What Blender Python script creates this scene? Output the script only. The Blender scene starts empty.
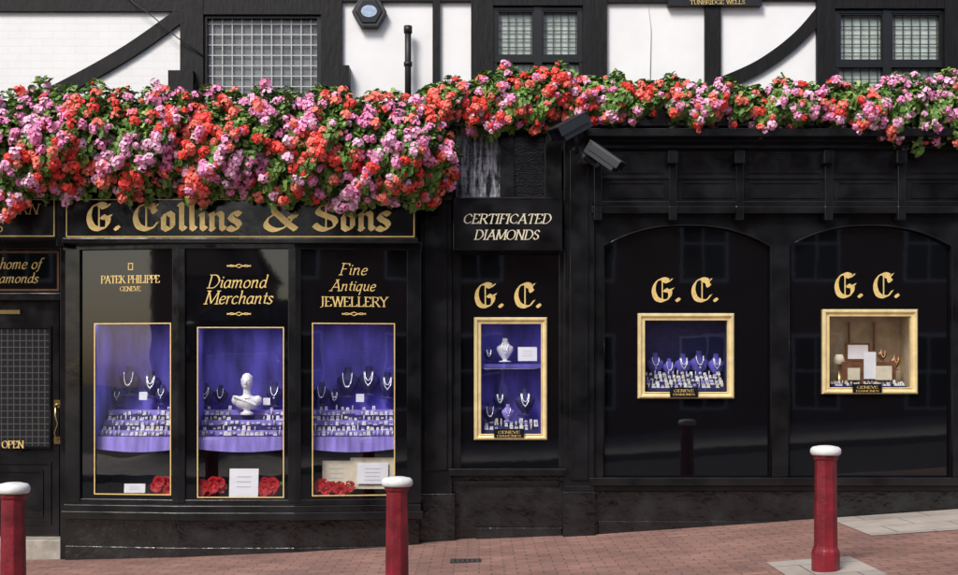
import bpy, math, random
import numpy as np
from mathutils import Vector, Matrix
random.seed(7); rng=np.random.default_rng(7)
scene=bpy.context.scene
D=12.0; H=1.6
# ------------------------------------------------------------------ materials
def newmat(name):
    m=bpy.data.materials.new(name); m.use_nodes=True
    nt=m.node_tree; b=nt.nodes['Principled BSDF']
    return m,nt,b
def mat(name,col,rough=0.5,metal=0.0,var=0.0,vscale=8.0,bump=0.0,bscale=40.0,emit=None,estr=0,rvar=0.0,spec=None,stretch=None):
    m,nt,b=newmat(name)
    b.inputs['Base Color'].default_value=(*col,1)
    b.inputs['Roughness'].default_value=rough
    b.inputs['Metallic'].default_value=metal
    if spec is not None: b.inputs['Specular IOR Level'].default_value=spec
    tc=nt.nodes.new('ShaderNodeTexCoord'); src=tc.outputs['Object']
    if stretch:
        mp=nt.nodes.new('ShaderNodeMapping'); mp.inputs['Scale'].default_value=stretch
        nt.links.new(src,mp.inputs['Vector']); src=mp.outputs['Vector']
    if var>0:
        n=nt.nodes.new('ShaderNodeTexNoise'); n.inputs['Scale'].default_value=vscale; n.inputs['Detail'].default_value=6
        nt.links.new(src,n.inputs['Vector'])
        r=nt.nodes.new('ShaderNodeValToRGB')
        r.color_ramp.elements[0].position=0.3; r.color_ramp.elements[1].position=0.7
        r.color_ramp.elements[0].color=(*[c*(1-var) for c in col],1)
        r.color_ramp.elements[1].color=(*[min(1,c*(1+var)) for c in col],1)
        nt.links.new(n.outputs['Fac'],r.inputs['Fac']); nt.links.new(r.outputs['Color'],b.inputs['Base Color'])
    if rvar>0:
        n2=nt.nodes.new('ShaderNodeTexNoise'); n2.inputs['Scale'].default_value=5; n2.inputs['Detail'].default_value=5
        nt.links.new(src,n2.inputs['Vector'])
        mr=nt.nodes.new('ShaderNodeMapRange'); mr.inputs['From Min'].default_value=0.3; mr.inputs['From Max'].default_value=0.7
        mr.inputs['To Min'].default_value=max(0.02,rough-rvar); mr.inputs['To Max'].default_value=rough+rvar
        nt.links.new(n2.outputs['Fac'],mr.inputs['Value']); nt.links.new(mr.outputs['Result'],b.inputs['Roughness'])
    if bump>0:
        n3=nt.nodes.new('ShaderNodeTexNoise'); n3.inputs['Scale'].default_value=bscale; n3.inputs['Detail'].default_value=4
        nt.links.new(src,n3.inputs['Vector'])
        bp=nt.nodes.new('ShaderNodeBump'); bp.inputs['Strength'].default_value=bump; bp.inputs['Distance'].default_value=0.02
        nt.links.new(n3.outputs['Fac'],bp.inputs['Height']); nt.links.new(bp.outputs['Normal'],b.inputs['Normal'])
    if emit: 
        b.inputs['Emission Color'].default_value=(*emit,1); b.inputs['Emission Strength'].default_value=estr
    return m
def brickmat(name,c1,c2,cm,w,h,mortar,rough,bump,axes='xz',dist=0.008,spec=None,patch=None,nlo=.72,nhi=1.25):
    m,nt,b=newmat(name); L=nt.links
    tc=nt.nodes.new('ShaderNodeTexCoord'); sp=nt.nodes.new('ShaderNodeSeparateXYZ'); cb=nt.nodes.new('ShaderNodeCombineXYZ')
    L.new(tc.outputs['Object'],sp.inputs[0])
    L.new(sp.outputs['X'],cb.inputs['X']); L.new(sp.outputs['Z' if axes=='xz' else 'Y'],cb.inputs['Y'])
    br=nt.nodes.new('ShaderNodeTexBrick'); br.inputs['Scale'].default_value=1
    br.inputs['Brick Width'].default_value=w; br.inputs['Row Height'].default_value=h; br.inputs['Mortar Size'].default_value=mortar
    br.inputs['Mortar Smooth'].default_value=0.3
    br.inputs['Color1'].default_value=(*c1,1); br.inputs['Color2'].default_value=(*c2,1); br.inputs['Mortar'].default_value=(*cm,1)
    L.new(cb.outputs[0],br.inputs['Vector'])
    n=nt.nodes.new('ShaderNodeTexNoise'); n.inputs['Scale'].default_value=1.3; n.inputs['Detail'].default_value=8; n.inputs['Roughness'].default_value=.7
    L.new(tc.outputs['Object'],n.inputs['Vector'])
    mr=nt.nodes.new('ShaderNodeMapRange'); mr.inputs['From Min'].default_value=.3; mr.inputs['From Max'].default_value=.7; mr.inputs['To Min'].default_value=nlo; mr.inputs['To Max'].default_value=nhi
    L.new(n.outputs['Fac'],mr.inputs['Value'])
    mx=nt.nodes.new('ShaderNodeMix'); mx.data_type='RGBA'; mx.blend_type='MULTIPLY'; mx.inputs['Factor'].default_value=1
    L.new(br.outputs['Color'],mx.inputs['A']); L.new(mr.outputs['Result'],mx.inputs['B'])
    out=mx.outputs['Result']
    if patch:
        n4=nt.nodes.new('ShaderNodeTexNoise'); n4.inputs['Scale'].default_value=patch[1]; n4.inputs['Detail'].default_value=9; n4.inputs['Roughness'].default_value=.75
        mp=nt.nodes.new('ShaderNodeMapping'); mp.inputs['Scale'].default_value=patch[3]
        L.new(tc.outputs['Object'],mp.inputs['Vector']); L.new(mp.outputs['Vector'],n4.inputs['Vector'])
        r=nt.nodes.new('ShaderNodeValToRGB'); r.color_ramp.elements[0].position=patch[2]; r.color_ramp.elements[1].position=patch[2]+.2
        L.new(n4.outputs['Fac'],r.inputs['Fac'])
        m2=nt.nodes.new('ShaderNodeMix'); m2.data_type='RGBA'; L.new(r.outputs['Color'],m2.inputs['Factor'])
        L.new(out,m2.inputs['A']); m2.inputs['B'].default_value=(*patch[0],1); out=m2.outputs['Result']
    L.new(out,b.inputs['Base Color'])
    b.inputs['Roughness'].default_value=rough
    if spec is not None: b.inputs['Specular IOR Level'].default_value=spec
    n3=nt.nodes.new('ShaderNodeTexNoise'); n3.inputs['Scale'].default_value=60; L.new(tc.outputs['Object'],n3.inputs['Vector'])
    ma=nt.nodes.new('ShaderNodeMath'); ma.operation='MULTIPLY_ADD'; ma.inputs[1].default_value=.35
    L.new(n3.outputs['Fac'],ma.inputs[0]); 
    inv=nt.nodes.new('ShaderNodeMath'); inv.operation='SUBTRACT'; inv.inputs[0].default_value=1; L.new(br.outputs['Fac'],inv.inputs[1])
    L.new(inv.outputs[0],ma.inputs[2])
    bp=nt.nodes.new('ShaderNodeBump'); bp.inputs['Strength'].default_value=bump; bp.inputs['Distance'].default_value=dist
    L.new(ma.outputs[0],bp.inputs['Height']); L.new(bp.outputs['Normal'],b.inputs['Normal'])
    return m
def glassmat(name,tint=(1,1,1),f0=.06,wave=.25):
    # thin pane: transparent + mirror reflection with a Schlick curve (same from both sides)
    m=bpy.data.materials.new(name); m.use_nodes=True; nt=m.node_tree; nt.nodes.clear(); L=nt.links
    o=nt.nodes.new('ShaderNodeOutputMaterial'); mx=nt.nodes.new('ShaderNodeMixShader'); t=nt.nodes.new('ShaderNodeBsdfTransparent'); g=nt.nodes.new('ShaderNodeBsdfGlossy'); f=nt.nodes.new('ShaderNodeLayerWeight')
    f.inputs['Blend'].default_value=.5
    pw=nt.nodes.new('ShaderNodeMath'); pw.operation='POWER'; pw.inputs[1].default_value=5; ad=nt.nodes.new('ShaderNodeMath'); ad.operation='MULTIPLY_ADD'; ad.inputs[1].default_value=1-f0; ad.inputs[2].default_value=f0
    L.new(f.outputs['Facing'],pw.inputs[0]); L.new(pw.outputs[0],ad.inputs[0])
    g.inputs['Roughness'].default_value=0.01; t.inputs['Color'].default_value=(*tint,1)
    n=nt.nodes.new('ShaderNodeTexNoise'); n.inputs['Scale'].default_value=1.5
    tc=nt.nodes.new('ShaderNodeTexCoord'); L.new(tc.outputs['Object'],n.inputs['Vector'])
    bp=nt.nodes.new('ShaderNodeBump'); bp.inputs['Strength'].default_value=wave; bp.inputs['Distance'].default_value=.01
    L.new(n.outputs['Fac'],bp.inputs['Height']); L.new(bp.outputs['Normal'],g.inputs['Normal'])
    L.new(ad.outputs[0],mx.inputs[0]); L.new(t.outputs[0],mx.inputs[1]); L.new(g.outputs[0],mx.inputs[2]); L.new(mx.outputs[0],o.inputs[0])
    return m
M={}
M['black']=mat('black_paint',(.008,.008,.009),.17,bump=.12,bscale=6,rvar=.10,var=.7,vscale=3.5,spec=.5)
M['gloss']=mat('black_gloss_panel',(.003,.003,.004),.03,bump=.02,bscale=2,spec=.85)
M['plinth']=mat('black_tar_plinth',(.010,.010,.011),.2,bump=.5,bscale=14,rvar=.12,var=.7,vscale=5,spec=.6)
M['timber']=mat('black_timber',(.006,.0055,.006),.5,bump=.25,bscale=25,stretch=(1,1,.3),var=.3,spec=.25)
M['bbrick']=brickmat('black_painted_brick',(.008,.008,.01),(.009,.009,.01),(.006,.006,.006),.225,.075,.008,.16,1.0)
M['glarebrick']=brickmat('black_brick_painted_glare',(.010,.010,.012),(.012,.012,.014),(.006,.006,.006),.225,.075,.008,.16,1.0,patch=((.58,.58,.66),2.2,.46,(8,1,1.2)))  # pale upright streaks are glare on gloss black brick, put into the colour
M['wbrick']=brickmat('white_painted_brick',(.83,.83,.83),(.82,.82,.825),(.76,.76,.765),.225,.075,.004,.65,.22,nlo=.93,nhi=1.03)
M['plaster']=mat('white_plaster',(.83,.83,.84),.7,var=.035,vscale=3,bump=.12,bscale=12)
M['gold']=mat('gold_leaf',(.90,.64,.24),.35,metal=.25,var=.14,vscale=30)
M['goldframe']=mat('gilt_frame',(.80,.65,.34),.35,metal=.2,var=.14,vscale=12,bump=.08)
M['brass']=mat('brass',(.8,.6,.25),.2,metal=1)
M['glass']=glassmat('window_glass',(.95,.96,.98),.12)
M['glassu']=glassmat('upper_glass',(.95,.97,.96),.05,.5)
M['blue']=mat('blue_velvet',(.125,.105,.50),.75,var=.65,vscale=4,stretch=(1.4,1,.45))
M['bluedark']=mat('navy_velvet',(.022,.020,.11),.7,var=.4,vscale=12)
M['purple']=mat('purple_cloth',(.28,.22,.64),.7,var=.3,vscale=14,stretch=(1,1,.2))
M['white']=mat('white_card',(.82,.82,.84),.45,var=.04)
M['cream']=mat('cream_card',(.70,.63,.47),.6,var=.1,vscale=20)
M['silver']=mat('silver',(.9,.9,.93),.2,metal=.5)
M['beige']=mat('beige_silk',(.50,.39,.26),.7,var=.25,vscale=7)
M['bronze']=mat('bronze_brown',(.22,.10,.05),.35,metal=.3,var=.3,vscale=20)
M['marble']=mat('white_marble',(.80,.79,.78),.4,var=.05,vscale=12)
M['dark']=mat('dark_interior',(.008,.008,.012),.7)
M['lamp']=mat('display_lamp',(.9,.9,.9),.5,emit=(.95,.95,1),estr=15)
M['lampw']=mat('display_lamp_warm',(.9,.9,.9),.5,emit=(1,.84,.62),estr=16)
M['lead']=mat('lead_came',(.03,.03,.033),.5)
M['wbar']=mat('painted_bar',(.5,.5,.52),.5)
M['gbar']=mat('iron_bar',(.07,.065,.06),.5)
M['curtain']=mat('net_curtain',(.50,.56,.52),.8,var=.22,vscale=4,stretch=(3,1,.4))
M['curtaind']=mat('grey_blind',(.16,.165,.17),.8,var=.5,vscale=3)
M['wframe']=mat('black_window_frame',(.008,.008,.009),.3)
M['red']=mat('bollard_red',(.17,.010,.018),.42,var=.4,vscale=6,bump=.2,bscale=30,rvar=.1)
M['bwhite']=mat('bollard_white',(.74,.74,.71),.45,var=.14,vscale=15)
M['cctv']=mat('camera_housing',(.022,.024,.03),.45)
M['lens']=mat('camera_lens',(.01,.01,.02),.05)
M['step']=mat('stone_step',(.34,.31,.26),.7,var=.25,vscale=9,bump=.2)
M['cable']=mat('cable',(.012,.012,.012),.5)
M['alarmblue']=mat('alarm_badge',(.35,.45,.6),.4,var=.3,vscale=30)
M['asphalt']=mat('asphalt',(.05,.05,.052),.9,var=.25,vscale=6,bump=.5,bscale=90)
M['earth']=mat('ground',(.06,.06,.055),.95,var=.3,vscale=.5)
M['kerb']=mat('granite_kerb',(.30,.29,.28),.8,var=.2,vscale=12,bump=.3)
M['line']=mat('road_paint',(.6,.55,.1),.7,var=.2,vscale=10)
M['pave']=brickmat('brick_paving',(.35,.185,.148),(.26,.14,.115),(.15,.11,.09),.21,.105,.007,.7,.7,axes='xy',nlo=.60,nhi=1.20)
M['slab']=brickmat('stone_slabs',(.42,.37,.32),(.36,.32,.28),(.17,.14,.12),.62,.45,.008,.8,.4,axes='xy')
M['obrick']=brickmat('red_brick',(.28,.12,.08),(.22,.09,.065),(.3,.27,.22),.225,.075,.01,.85,.4)
M['tile']=brickmat('clay_tiles',(.13,.06,.045),(.10,.05,.04),(.04,.03,.03),.17,.1,.008,.85,.6)
M['oglass']=mat('far_window',(.02,.022,.025),.08)
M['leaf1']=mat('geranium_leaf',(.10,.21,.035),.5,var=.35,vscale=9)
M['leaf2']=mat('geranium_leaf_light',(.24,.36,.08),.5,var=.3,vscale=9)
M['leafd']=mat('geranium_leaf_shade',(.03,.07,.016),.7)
M['f_red']=mat('petal_red',(.86,.06,.045),.55,var=.15,vscale=6)
M['f_coral']=mat('petal_coral',(.91,.20,.15),.55,var=.15,vscale=6)
M['f_pink']=mat('petal_pink',(.88,.30,.56),.55,var=.13,vscale=6)
M['f_lpink']=mat('petal_light_pink',(.92,.50,.70),.55,var=.08,vscale=6)
M['rose']=mat('rose_red',(.50,.010,.018),.55,var=.35,vscale=30)
M['car']=mat('car_paint',(.04,.045,.06),.12,metal=.2)
M['tyre']=mat('tyre',(.02,.02,.02),.8)
# ------------------------------------------------------------------ helpers
class Frame:
    def __init__(s,ox,oy,ux=1,uy=0):
        l=math.hypot(ux,uy); s.o=(ox,oy); s.u=(ux/l,uy/l); s.n=(uy/l,-ux/l)
    def at(s,px,py,d=0):
        k=(px-479)/1200; dn=k*s.n[0]+1*s.n[1]
        cn=(0-s.o[0])*s.n[0]+(-D-s.o[1])*s.n[1]
        t=(d-cn)/dn; x=k*t; y=-D+t
        return ((x-s.o[0])*s.u[0]+(y-s.o[1])*s.u[1], H+(380-py)/1200*t)
    def w(s,u,z,d=0):
        return (s.o[0]+s.u[0]*u+s.n[0]*d, s.o[1]+s.u[1]*u+s.n[1]*d, z)
    def p(s,px,py,d=0):
        u,z=s.at(px,py,d); return s.w(u,z,d)
F0=Frame(0,0)
class MB:
    def __init__(s): s.v=[];s.f=[];s.m=[];s.sm=[];s.mats=[]
    def mi(s,m):
        if m not in s.mats: s.mats.append(m)
        return s.mats.index(m)
    def add(s,vs,fs,m,smooth=False):
        b=len(s.v); s.v+= [tuple(v) for v in vs]; k=s.mi(m)
        for f in fs: s.f.append([b+i for i in f]); s.m.append(k); s.sm.append(smooth)
    def box(s,F,u0,u1,z0,z1,d0,d1,m):
        if u0>u1:u0,u1=u1,u0
        if z0>z1:z0,z1=z1,z0
        if d0>d1:d0,d1=d1,d0
        vs=[F.w(u,z,d) for d in (d1,d0) for (u,z) in ((u0,z0),(u1,z0),(u1,z1),(u0,z1))]
        s.add(vs,[(0,1,2,3),(5,4,7,6),(4,0,3,7),(1,5,6,2),(3,2,6,7),(4,5,1,0)],m)
    def pbox(s,F,x0,y0,x1,y1,d0,d1,m):
        u0,z1=F.at(x0,y0,d1); u1,_=F.at(x1,y1,d1); um=(x0+x1)/2
        z1=F.at(um,y0,d1)[1]; z0=F.at(um,y1,d1)[1]
        s.box(F,u0,u1,z0,z1,d0,d1,m)
    def prism(s,F,poly,d0,d1,m,smooth=False):
        n=len(poly); vs=[F.w(u,z,d1) for u,z in poly]+[F.w(u,z,d0) for u,z in poly]
        s.add(vs,[tuple(range(n)),tuple(range(2*n-1,n-1,-1))]+[(i,i+n,(i+1)%n+n,(i+1)%n) for i in range(n)],m,smooth)
    def plan(s,pts,z0,z1,m):
        n=len(pts); vs=[(x,y,z0) for x,y in pts]+[(x,y,z1) for x,y in pts]
        s.add(vs,[tuple(range(n-1,-1,-1)),tuple(range(n,2*n))]+[(i,(i+1)%n,(i+1)%n+n,i+n) for i in range(n)],m)
    def lathe(s,c,prof,m,seg=20,sy=1.0,rot=0,M4=None,smooth=True,phase=0):
        vs=[];n=len(prof)
        for r,z in prof:
            for k in range(seg):
                a=2*math.pi*(k+phase)/seg; x=r*math.cos(a); y=r*math.sin(a)*sy
                if rot: x,y=x*math.cos(rot)-y*math.sin(rot),x*math.sin(rot)+y*math.cos(rot)
                v=Vector((x,y,z))
                if M4 is not None: v=M4@v
                vs.append((v.x+c[0],v.y+c[1],v.z+c[2]))
        fs=[(i*seg+k,i*seg+(k+1)%seg,(i+1)*seg+(k+1)%seg,(i+1)*seg+k) for i in range(n-1) for k in range(seg)]
        fs+=[tuple(range(seg-1,-1,-1)),tuple((n-1)*seg+k for k in range(seg))]
        s.add(vs,fs,m,smooth)
    def tube(s,pts,r,m,seg=8,closed=False):
        pts=[Vector(p) for p in pts]; n=len(pts); vs=[]
        for i,p in enumerate(pts):
            t=(pts[min(i+1,n-1)]-pts[max(i-1,0)]); t.normalize()
            a=Vector((0,0,1)) if abs(t.z)<.9 else Vector((1,0,0))
            b=t.cross(a).normalized(); c=t.cross(b)
            for k in range(seg):
                an=2*math.pi*k/seg; vs.append(p+r*(math.cos(an)*b+math.sin(an)*c))
        fs=[(i*seg+k,i*seg+(k+1)%seg,(i+1)*seg+(k+1)%seg,(i+1)*seg+k) for i in range(n-1) for k in range(seg)]
        fs+=[tuple(range(seg-1,-1,-1)),tuple((n-1)*seg+k for k in range(seg))]
        s.add(vs,fs,m,True)
    def ball(s,c,r,m,sx=1,sy=1,sz=1,seg=14):
        prof=[(max(.001,math.sin(math.pi*i/10))*r,-math.cos(math.pi*i/10)*r) for i in range(11)]
        s.lathe(c,prof,m,seg,M4=Matrix.Diagonal((sx,sy,sz,1)))
    def make(s,name,parent=None,bevel=0):
        me=bpy.data.meshes.new(name); me.from_pydata(s.v,[],s.f)
        for m in s.mats: me.materials.append(M[m])
        me.polygons.foreach_set('material_index',s.m); me.polygons.foreach_set('use_smooth',s.sm)
        me.update(); o=bpy.data.objects.new(name,me); scene.collection.objects.link(o)
        if parent: o.parent=parent
        if bevel:
            b=o.modifiers.new('bev','BEVEL'); b.width=bevel; b.segments=2; b.limit_method='ANGLE'; b.angle_limit=math.radians(40)
        return o
def empty(name):
    e=bpy.data.objects.new(name,None); scene.collection.objects.link(e); return e
# ------------------------------------------------------------------ lettering
def cr(p,n=7):
    if len(p)<3: return list(p)
    P=[p[0]]+list(p)+[p[-1]]; out=[]
    for i in range(1,len(P)-2):
        for k in range(n):
            t=k/n; q=[]
            for j in (0,1):
                a,b,c,d=P[i-1][j],P[i][j],P[i+1][j],P[i+2][j]
                q.append(.5*((2*b)+(-a+c)*t+(2*a-5*b+4*c-d)*t*t+(-a+3*b-3*c+d)*t**3))
            out.append(tuple(q))
    out.append(p[-1]); return out
BL={'G':(1.0,[('c',[(.70,.90),(.48,.97),(.22,.84),(.11,.5),(.22,.16),(.48,.05),(.72,.14),(.80,.34),(.76,.5)]),('t',[(.47,.9),(.47,.12)]),('c',[(.58,.52),(.72,.46),(.92,.56)]),('c',[(.5,.95),(.70,.84),(.88,.96)])]),
'C':(.92,[('c',[(.70,.90),(.48,.97),(.22,.84),(.11,.5),(.22,.16),(.48,.05),(.70,.12),(.82,.28)]),('t',[(.47,.9),(.47,.12)]),('c',[(.5,.95),(.70,.84),(.86,.96)]),('c',[(.70,.84),(.72,.72),(.78,.66)])]),
'S':(.92,[('c',[(.80,.86),(.58,.97),(.28,.88),(.2,.68),(.45,.54),(.72,.42),(.76,.2),(.5,.04),(.25,.08),(.08,.22)]),('t',[(.46,.93),(.46,.1)]),('c',[(.62,.92),(.74,.84),(.88,.95)])]),
'o':(.56,[('l',[(.12,.55),(.12,.12),(.27,.02)]),('l',[(.12,.55),(.28,.65),(.42,.54),(.42,.12),(.27,.02)])]),
'l':(.34,[('l',[(.08,.98),(.16,.92),(.16,.12),(.27,.04)])]),
'i':(.34,[('l',[(.06,.56),(.16,.62),(.16,.12),(.27,.04)]),('l',[(.12,.86),(.2,.79)])]),
'n':(.62,[('l',[(.04,.56),(.14,.64),(.14,.06)]),('l',[(.14,.5),(.36,.66),(.46,.56),(.46,.12),(.56,.04)]),('l',[(.1,.1),(.2,.02)])]),
's':(.54,[('c',[(.44,.58),(.28,.66),(.12,.54),(.2,.4),(.36,.30),(.42,.14),(.26,.02),(.08,.08)]),('l',[(.30,.66),(.44,.56)]),('l',[(.06,.12),(.22,.02)])]),
'&':(1.0,[('c',[(.72,.82),(.55,.97),(.36,.88),(.34,.72),(.50,.52),(.72,.25),(.95,.04)]),('c',[(.40,.62),(.16,.42),(.12,.18),(.34,.02),(.60,.10),(.80,.34),(.86,.5)]),('l',[(.74,.5),(.96,.5)])]),
'.':(.3,[('l',[(.08,.13),(.16,.05)])]),' ':(.35,[])}
RM={'A':(.82,[('s',[(.06,0),(.40,1)]),('s',[(.38,1),(.74,0)]),('l',[(.18,.34),(.6,.34)])]),
'B':(.68,[('s',[(.12,0),(.12,1)]),('c',[(.12,1),(.5,.92),(.5,.6),(.12,.53)]),('c',[(.12,.53),(.6,.45),(.58,.08),(.12,0)])]),
'C':(.78,[('c',[(.68,.75),(.45,.99),(.13,.82),(.04,.5),(.13,.18),(.45,.01),(.7,.2)])]),
'D':(.82,[('s',[(.12,0),(.12,1)]),('c',[(.12,1),(.5,.95),(.74,.5),(.5,.05),(.12,0)])]),
'E':(.68,[('s',[(.12,0),(.12,1)]),('l',[(.12,.98),(.55,.98),(.56,.8)]),('l',[(.12,.52),(.42,.52)]),('l',[(.12,.02),(.58,.02),(.61,.22)])]),
'F':(.62,[('s',[(.12,0),(.12,1)]),('l',[(.12,.98),(.55,.98),(.56,.8)]),('l',[(.12,.52),(.42,.52)])]),
'G':(.84,[('c',[(.68,.75),(.45,.99),(.13,.82),(.04,.5),(.13,.18),(.45,.01),(.7,.15)]),('l',[(.7,.42),(.7,.08)])]),
'H':(.84,[('s',[(.12,0),(.12,1)]),('s',[(.7,0),(.7,1)]),('l',[(.12,.52),(.7,.52)])]),
'I':(.34,[('s',[(.15,0),(.15,1)])]),
'J':(.44,[('s',[(.26,1),(.26,.9)]),('c',[(.26,.95),(.26,.2),(.2,-.05),(.02,-.1)])]),
'K':(.78,[('s',[(.12,0),(.12,1)]),('l',[(.66,1),(.14,.45)]),('s',[(.3,.6),(.72,0)])]),
'L':(.64,[('s',[(.12,0),(.12,1)]),('l',[(.12,.02),(.56,.02),(.59,.22)])]),
'M':(.98,[('s',[(.1,0),(.14,1)]),('l',[(.14,1),(.48,.05)]),('l',[(.48,.05),(.82,1)]),('s',[(.82,1),(.87,0)])]),
'N':(.84,[('s',[(.12,0),(.12,1)]),('l',[(.12,1),(.7,0)]),('s',[(.7,0),(.7,1)])]),
'O':(.84,[('c',[(.4,1),(.12,.85),(.04,.5),(.12,.15),(.4,0),(.68,.15),(.76,.5),(.68,.85),(.4,1)])]),
'U':(.8,[('s',[(.12,.2),(.12,1)]),('c',[(.12,.3),(.2,.04),(.4,0),(.6,.06),(.66,.3)]),('s',[(.66,.2),(.66,1)])]),
'P':(.66,[('s',[(.12,0),(.12,1)]),('c',[(.12,1),(.55,.93),(.55,.55),(.12,.46)])]),
'R':(.76,[('s',[(.12,0),(.12,1)]),('c',[(.12,1),(.55,.93),(.52,.58),(.12,.5)]),('s',[(.34,.5),(.7,0)])]),
'S':(.58,[('c',[(.48,.8),(.3,.99),(.07,.82),(.15,.6),(.42,.42),(.47,.15),(.25,.0),(.05,.2)])]),
'T':(.74,[('s',[(.36,0),(.36,1)]),('l',[(.04,.82),(.06,.98),(.66,.98),(.68,.82)])]),
'V':(.76,[('s',[(.04,1),(.38,0)]),('s',[(.38,0),(.7,1)])]),
'W':(1.05,[('s',[(.04,1),(.3,0)]),('s',[(.3,0),(.52,1)]),('s',[(.52,1),(.76,0)]),('s',[(.76,0),(1.0,1)])]),
'Y':(.76,[('s',[(.04,1),(.38,.5)]),('s',[(.7,1),(.38,.5)]),('s',[(.38,.5),(.38,0)])]),
'a':(.54,[('c',[(.42,.5),(.25,.6),(.08,.4),(.1,.1),(.25,.02),(.42,.25)]),('l',[(.43,.6),(.42,.08),(.52,.05)])]),
'c':(.46,[('c',[(.4,.5),(.25,.6),(.07,.4),(.1,.1),(.26,.01),(.42,.12)])]),
'd':(.56,[('c',[(.42,.5),(.25,.6),(.08,.4),(.1,.1),(.25,.02),(.42,.25)]),('l',[(.36,1),(.43,1),(.43,.08),(.53,.05)])]),
'e':(.48,[('c',[(.1,.3),(.4,.38),(.36,.56),(.2,.58),(.07,.35),(.12,.08),(.27,.01),(.43,.12)])]),
'f':(.36,[('c',[(.42,.93),(.3,1),(.2,.8),(.18,.3),(.12,-.15),(0,-.22)]),('l',[(.06,.58),(.36,.58)])]),
'h':(.58,[('l',[(.06,1),(.13,1),(.13,0)]),('c',[(.13,.4),(.3,.6),(.43,.5),(.43,.1),(.53,.04)])]),
'i':(.28,[('l',[(.05,.54),(.14,.6),(.14,.08),(.23,.04)]),('l',[(.13,.84),(.17,.78)])]),
'm':(.86,[('l',[(.04,.54),(.12,.6),(.12,0)]),('c',[(.12,.4),(.27,.6),(.38,.5),(.38,0)]),('c',[(.38,.4),(.55,.6),(.66,.5),(.66,.1),(.76,.04)])]),
'n':(.6,[('l',[(.04,.54),(.12,.6),(.12,0)]),('c',[(.12,.4),(.3,.6),(.42,.5),(.42,.1),(.52,.04)])]),
'o':(.52,[('c',[(.25,.6),(.08,.45),(.07,.15),(.24,.01),(.42,.15),(.43,.45),(.25,.6)])]),
'q':(.56,[('c',[(.42,.5),(.25,.6),(.08,.4),(.1,.1),(.25,.02),(.42,.25)]),('l',[(.43,.6),(.42,-.35)])]),
'r':(.42,[('l',[(.04,.54),(.12,.6),(.12,0)]),('c',[(.12,.38),(.25,.58),(.38,.55)])]),
's':(.42,[('c',[(.34,.5),(.2,.6),(.07,.47),(.2,.32),(.34,.15),(.18,.0),(.03,.1)])]),
't':(.34,[('l',[(.16,.85),(.16,.08),(.3,.05)]),('l',[(.03,.6),(.3,.6)])]),
'u':(.58,[('l',[(.04,.56),(.12,.6),(.12,.12),(.24,.02),(.42,.2)]),('l',[(.42,.6),(.42,.08),(.52,.04)])]),
' ':(.4,[])}
def text(mb,F,s,px0,px1,pyt,pyb,d,m='gold',font=RM,nib=.13,ang=15,tmin=.03,shear=0.0):
    u0,zb=F.at(px0,pyb,d); u1,_=F.at(px1,pyb,d); pm=(px0+px1)/2
    zb=F.at(pm,pyb,d)[1]; zt=F.at(pm,pyt,d)[1]; h=zt-zb
    Wd=sum(font.get(c,font[' '])[0] for c in s)+shear; sx=(u1-u0)/Wd; x=0; cnt=0
    a=math.radians(ang); nx,nz=math.cos(a)*nib*min(h,sx*1.1)/2,math.sin(a)*nib*h/2
    def q(pts):
        nonlocal cnt
        cnt+=1; dd=d+cnt*1.5e-5
        mb.add([F.w(u,z,dd) for u,z in pts],[(0,1,2,3)],m)
    def ribbon(P,hw):
        for (ax,az),(bx,bz) in zip(P[:-1],P[1:]):
            l=math.hypot(bx-ax,bz-az) or 1e-6; px_,pz=-(bz-az)/l*hw,(bx-ax)/l*hw
            ex,ez=(bx-ax)/l*hw*.5,(bz-az)/l*hw*.5
            q([(ax+px_-ex,az+pz-ez),(ax-px_-ex,az-pz-ez),(bx-px_+ex,bz-pz+ez),(bx+px_+ex,bz+pz+ez)])
    for ch in s:
        adv,st=font.get(ch,font[' '])
        for kind,pts in st:
            P=cr(pts) if kind=='c' else list(pts)
            P=[(u0+sx*(x+p[0]+shear*p[1]),zb+h*p[1]) for p in P]
            if kind!='t':
                for (ax,az),(bx,bz) in zip(P[:-1],P[1:]):
                    q([(ax-nx,az-nz),(ax+nx,az+nz),(bx+nx,bz+nz),(bx-nx,bz-nz)])
            ribbon(P,tmin*h)
            if kind=='s':
                for (ex,ez) in (P[0],P[-1]):
                    if abs(ez-zb)<1e-6 or abs(ez-zt)<1e-3:
                        ribbon([(ex-.13*sx,ez),(ex+.13*sx,ez)],tmin*h)
        x+=adv
def rect_line(mb,F,x0,y0,x1,y1,d,t,m='gold',th=.002):
    u0,z1=F.at(x0,y0,d);u1,z0=F.at(x1,y1,d)
    z1=F.at((x0+x1)/2,y0,d)[1]; z0=F.at((x0+x1)/2,y1,d)[1]
    mb.box(F,u0,u1,z1-t,z1,d-th,d,m); mb.box(F,u0,u1,z0,z0+t,d-th,d,m)
    mb.box(F,u0,u0+t,z0+t,z1-t,d-th,d,m); mb.box(F,u1-t,u1,z0+t,z1-t,d-th,d,m)
def holed(mb,F,x0,y0,x1,y1,hx0,hy0,hx1,hy1,d,m,th=.02):
    pm=(x0+x1)/2
    U=[F.at(a,380,d)[0] for a in (x0,hx0,hx1,x1)]; Z=[F.at(pm,a,d)[1] for a in (y1,hy1,hy0,y0)]
    vs=[F.w(u,z,d) for z in Z for u in U]+[F.w(u,z,d-th) for z in Z for u in U]
    fs=[(r*4+c,r*4+c+1,(r+1)*4+c+1,(r+1)*4+c) for r in range(3) for c in range(3) if not(r==1 and c==1)]
    fs+=[(5,6,22,21),(6,10,26,22),(10,9,25,26),(9,5,21,25)]
    mb.add(vs,fs,m)
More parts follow.
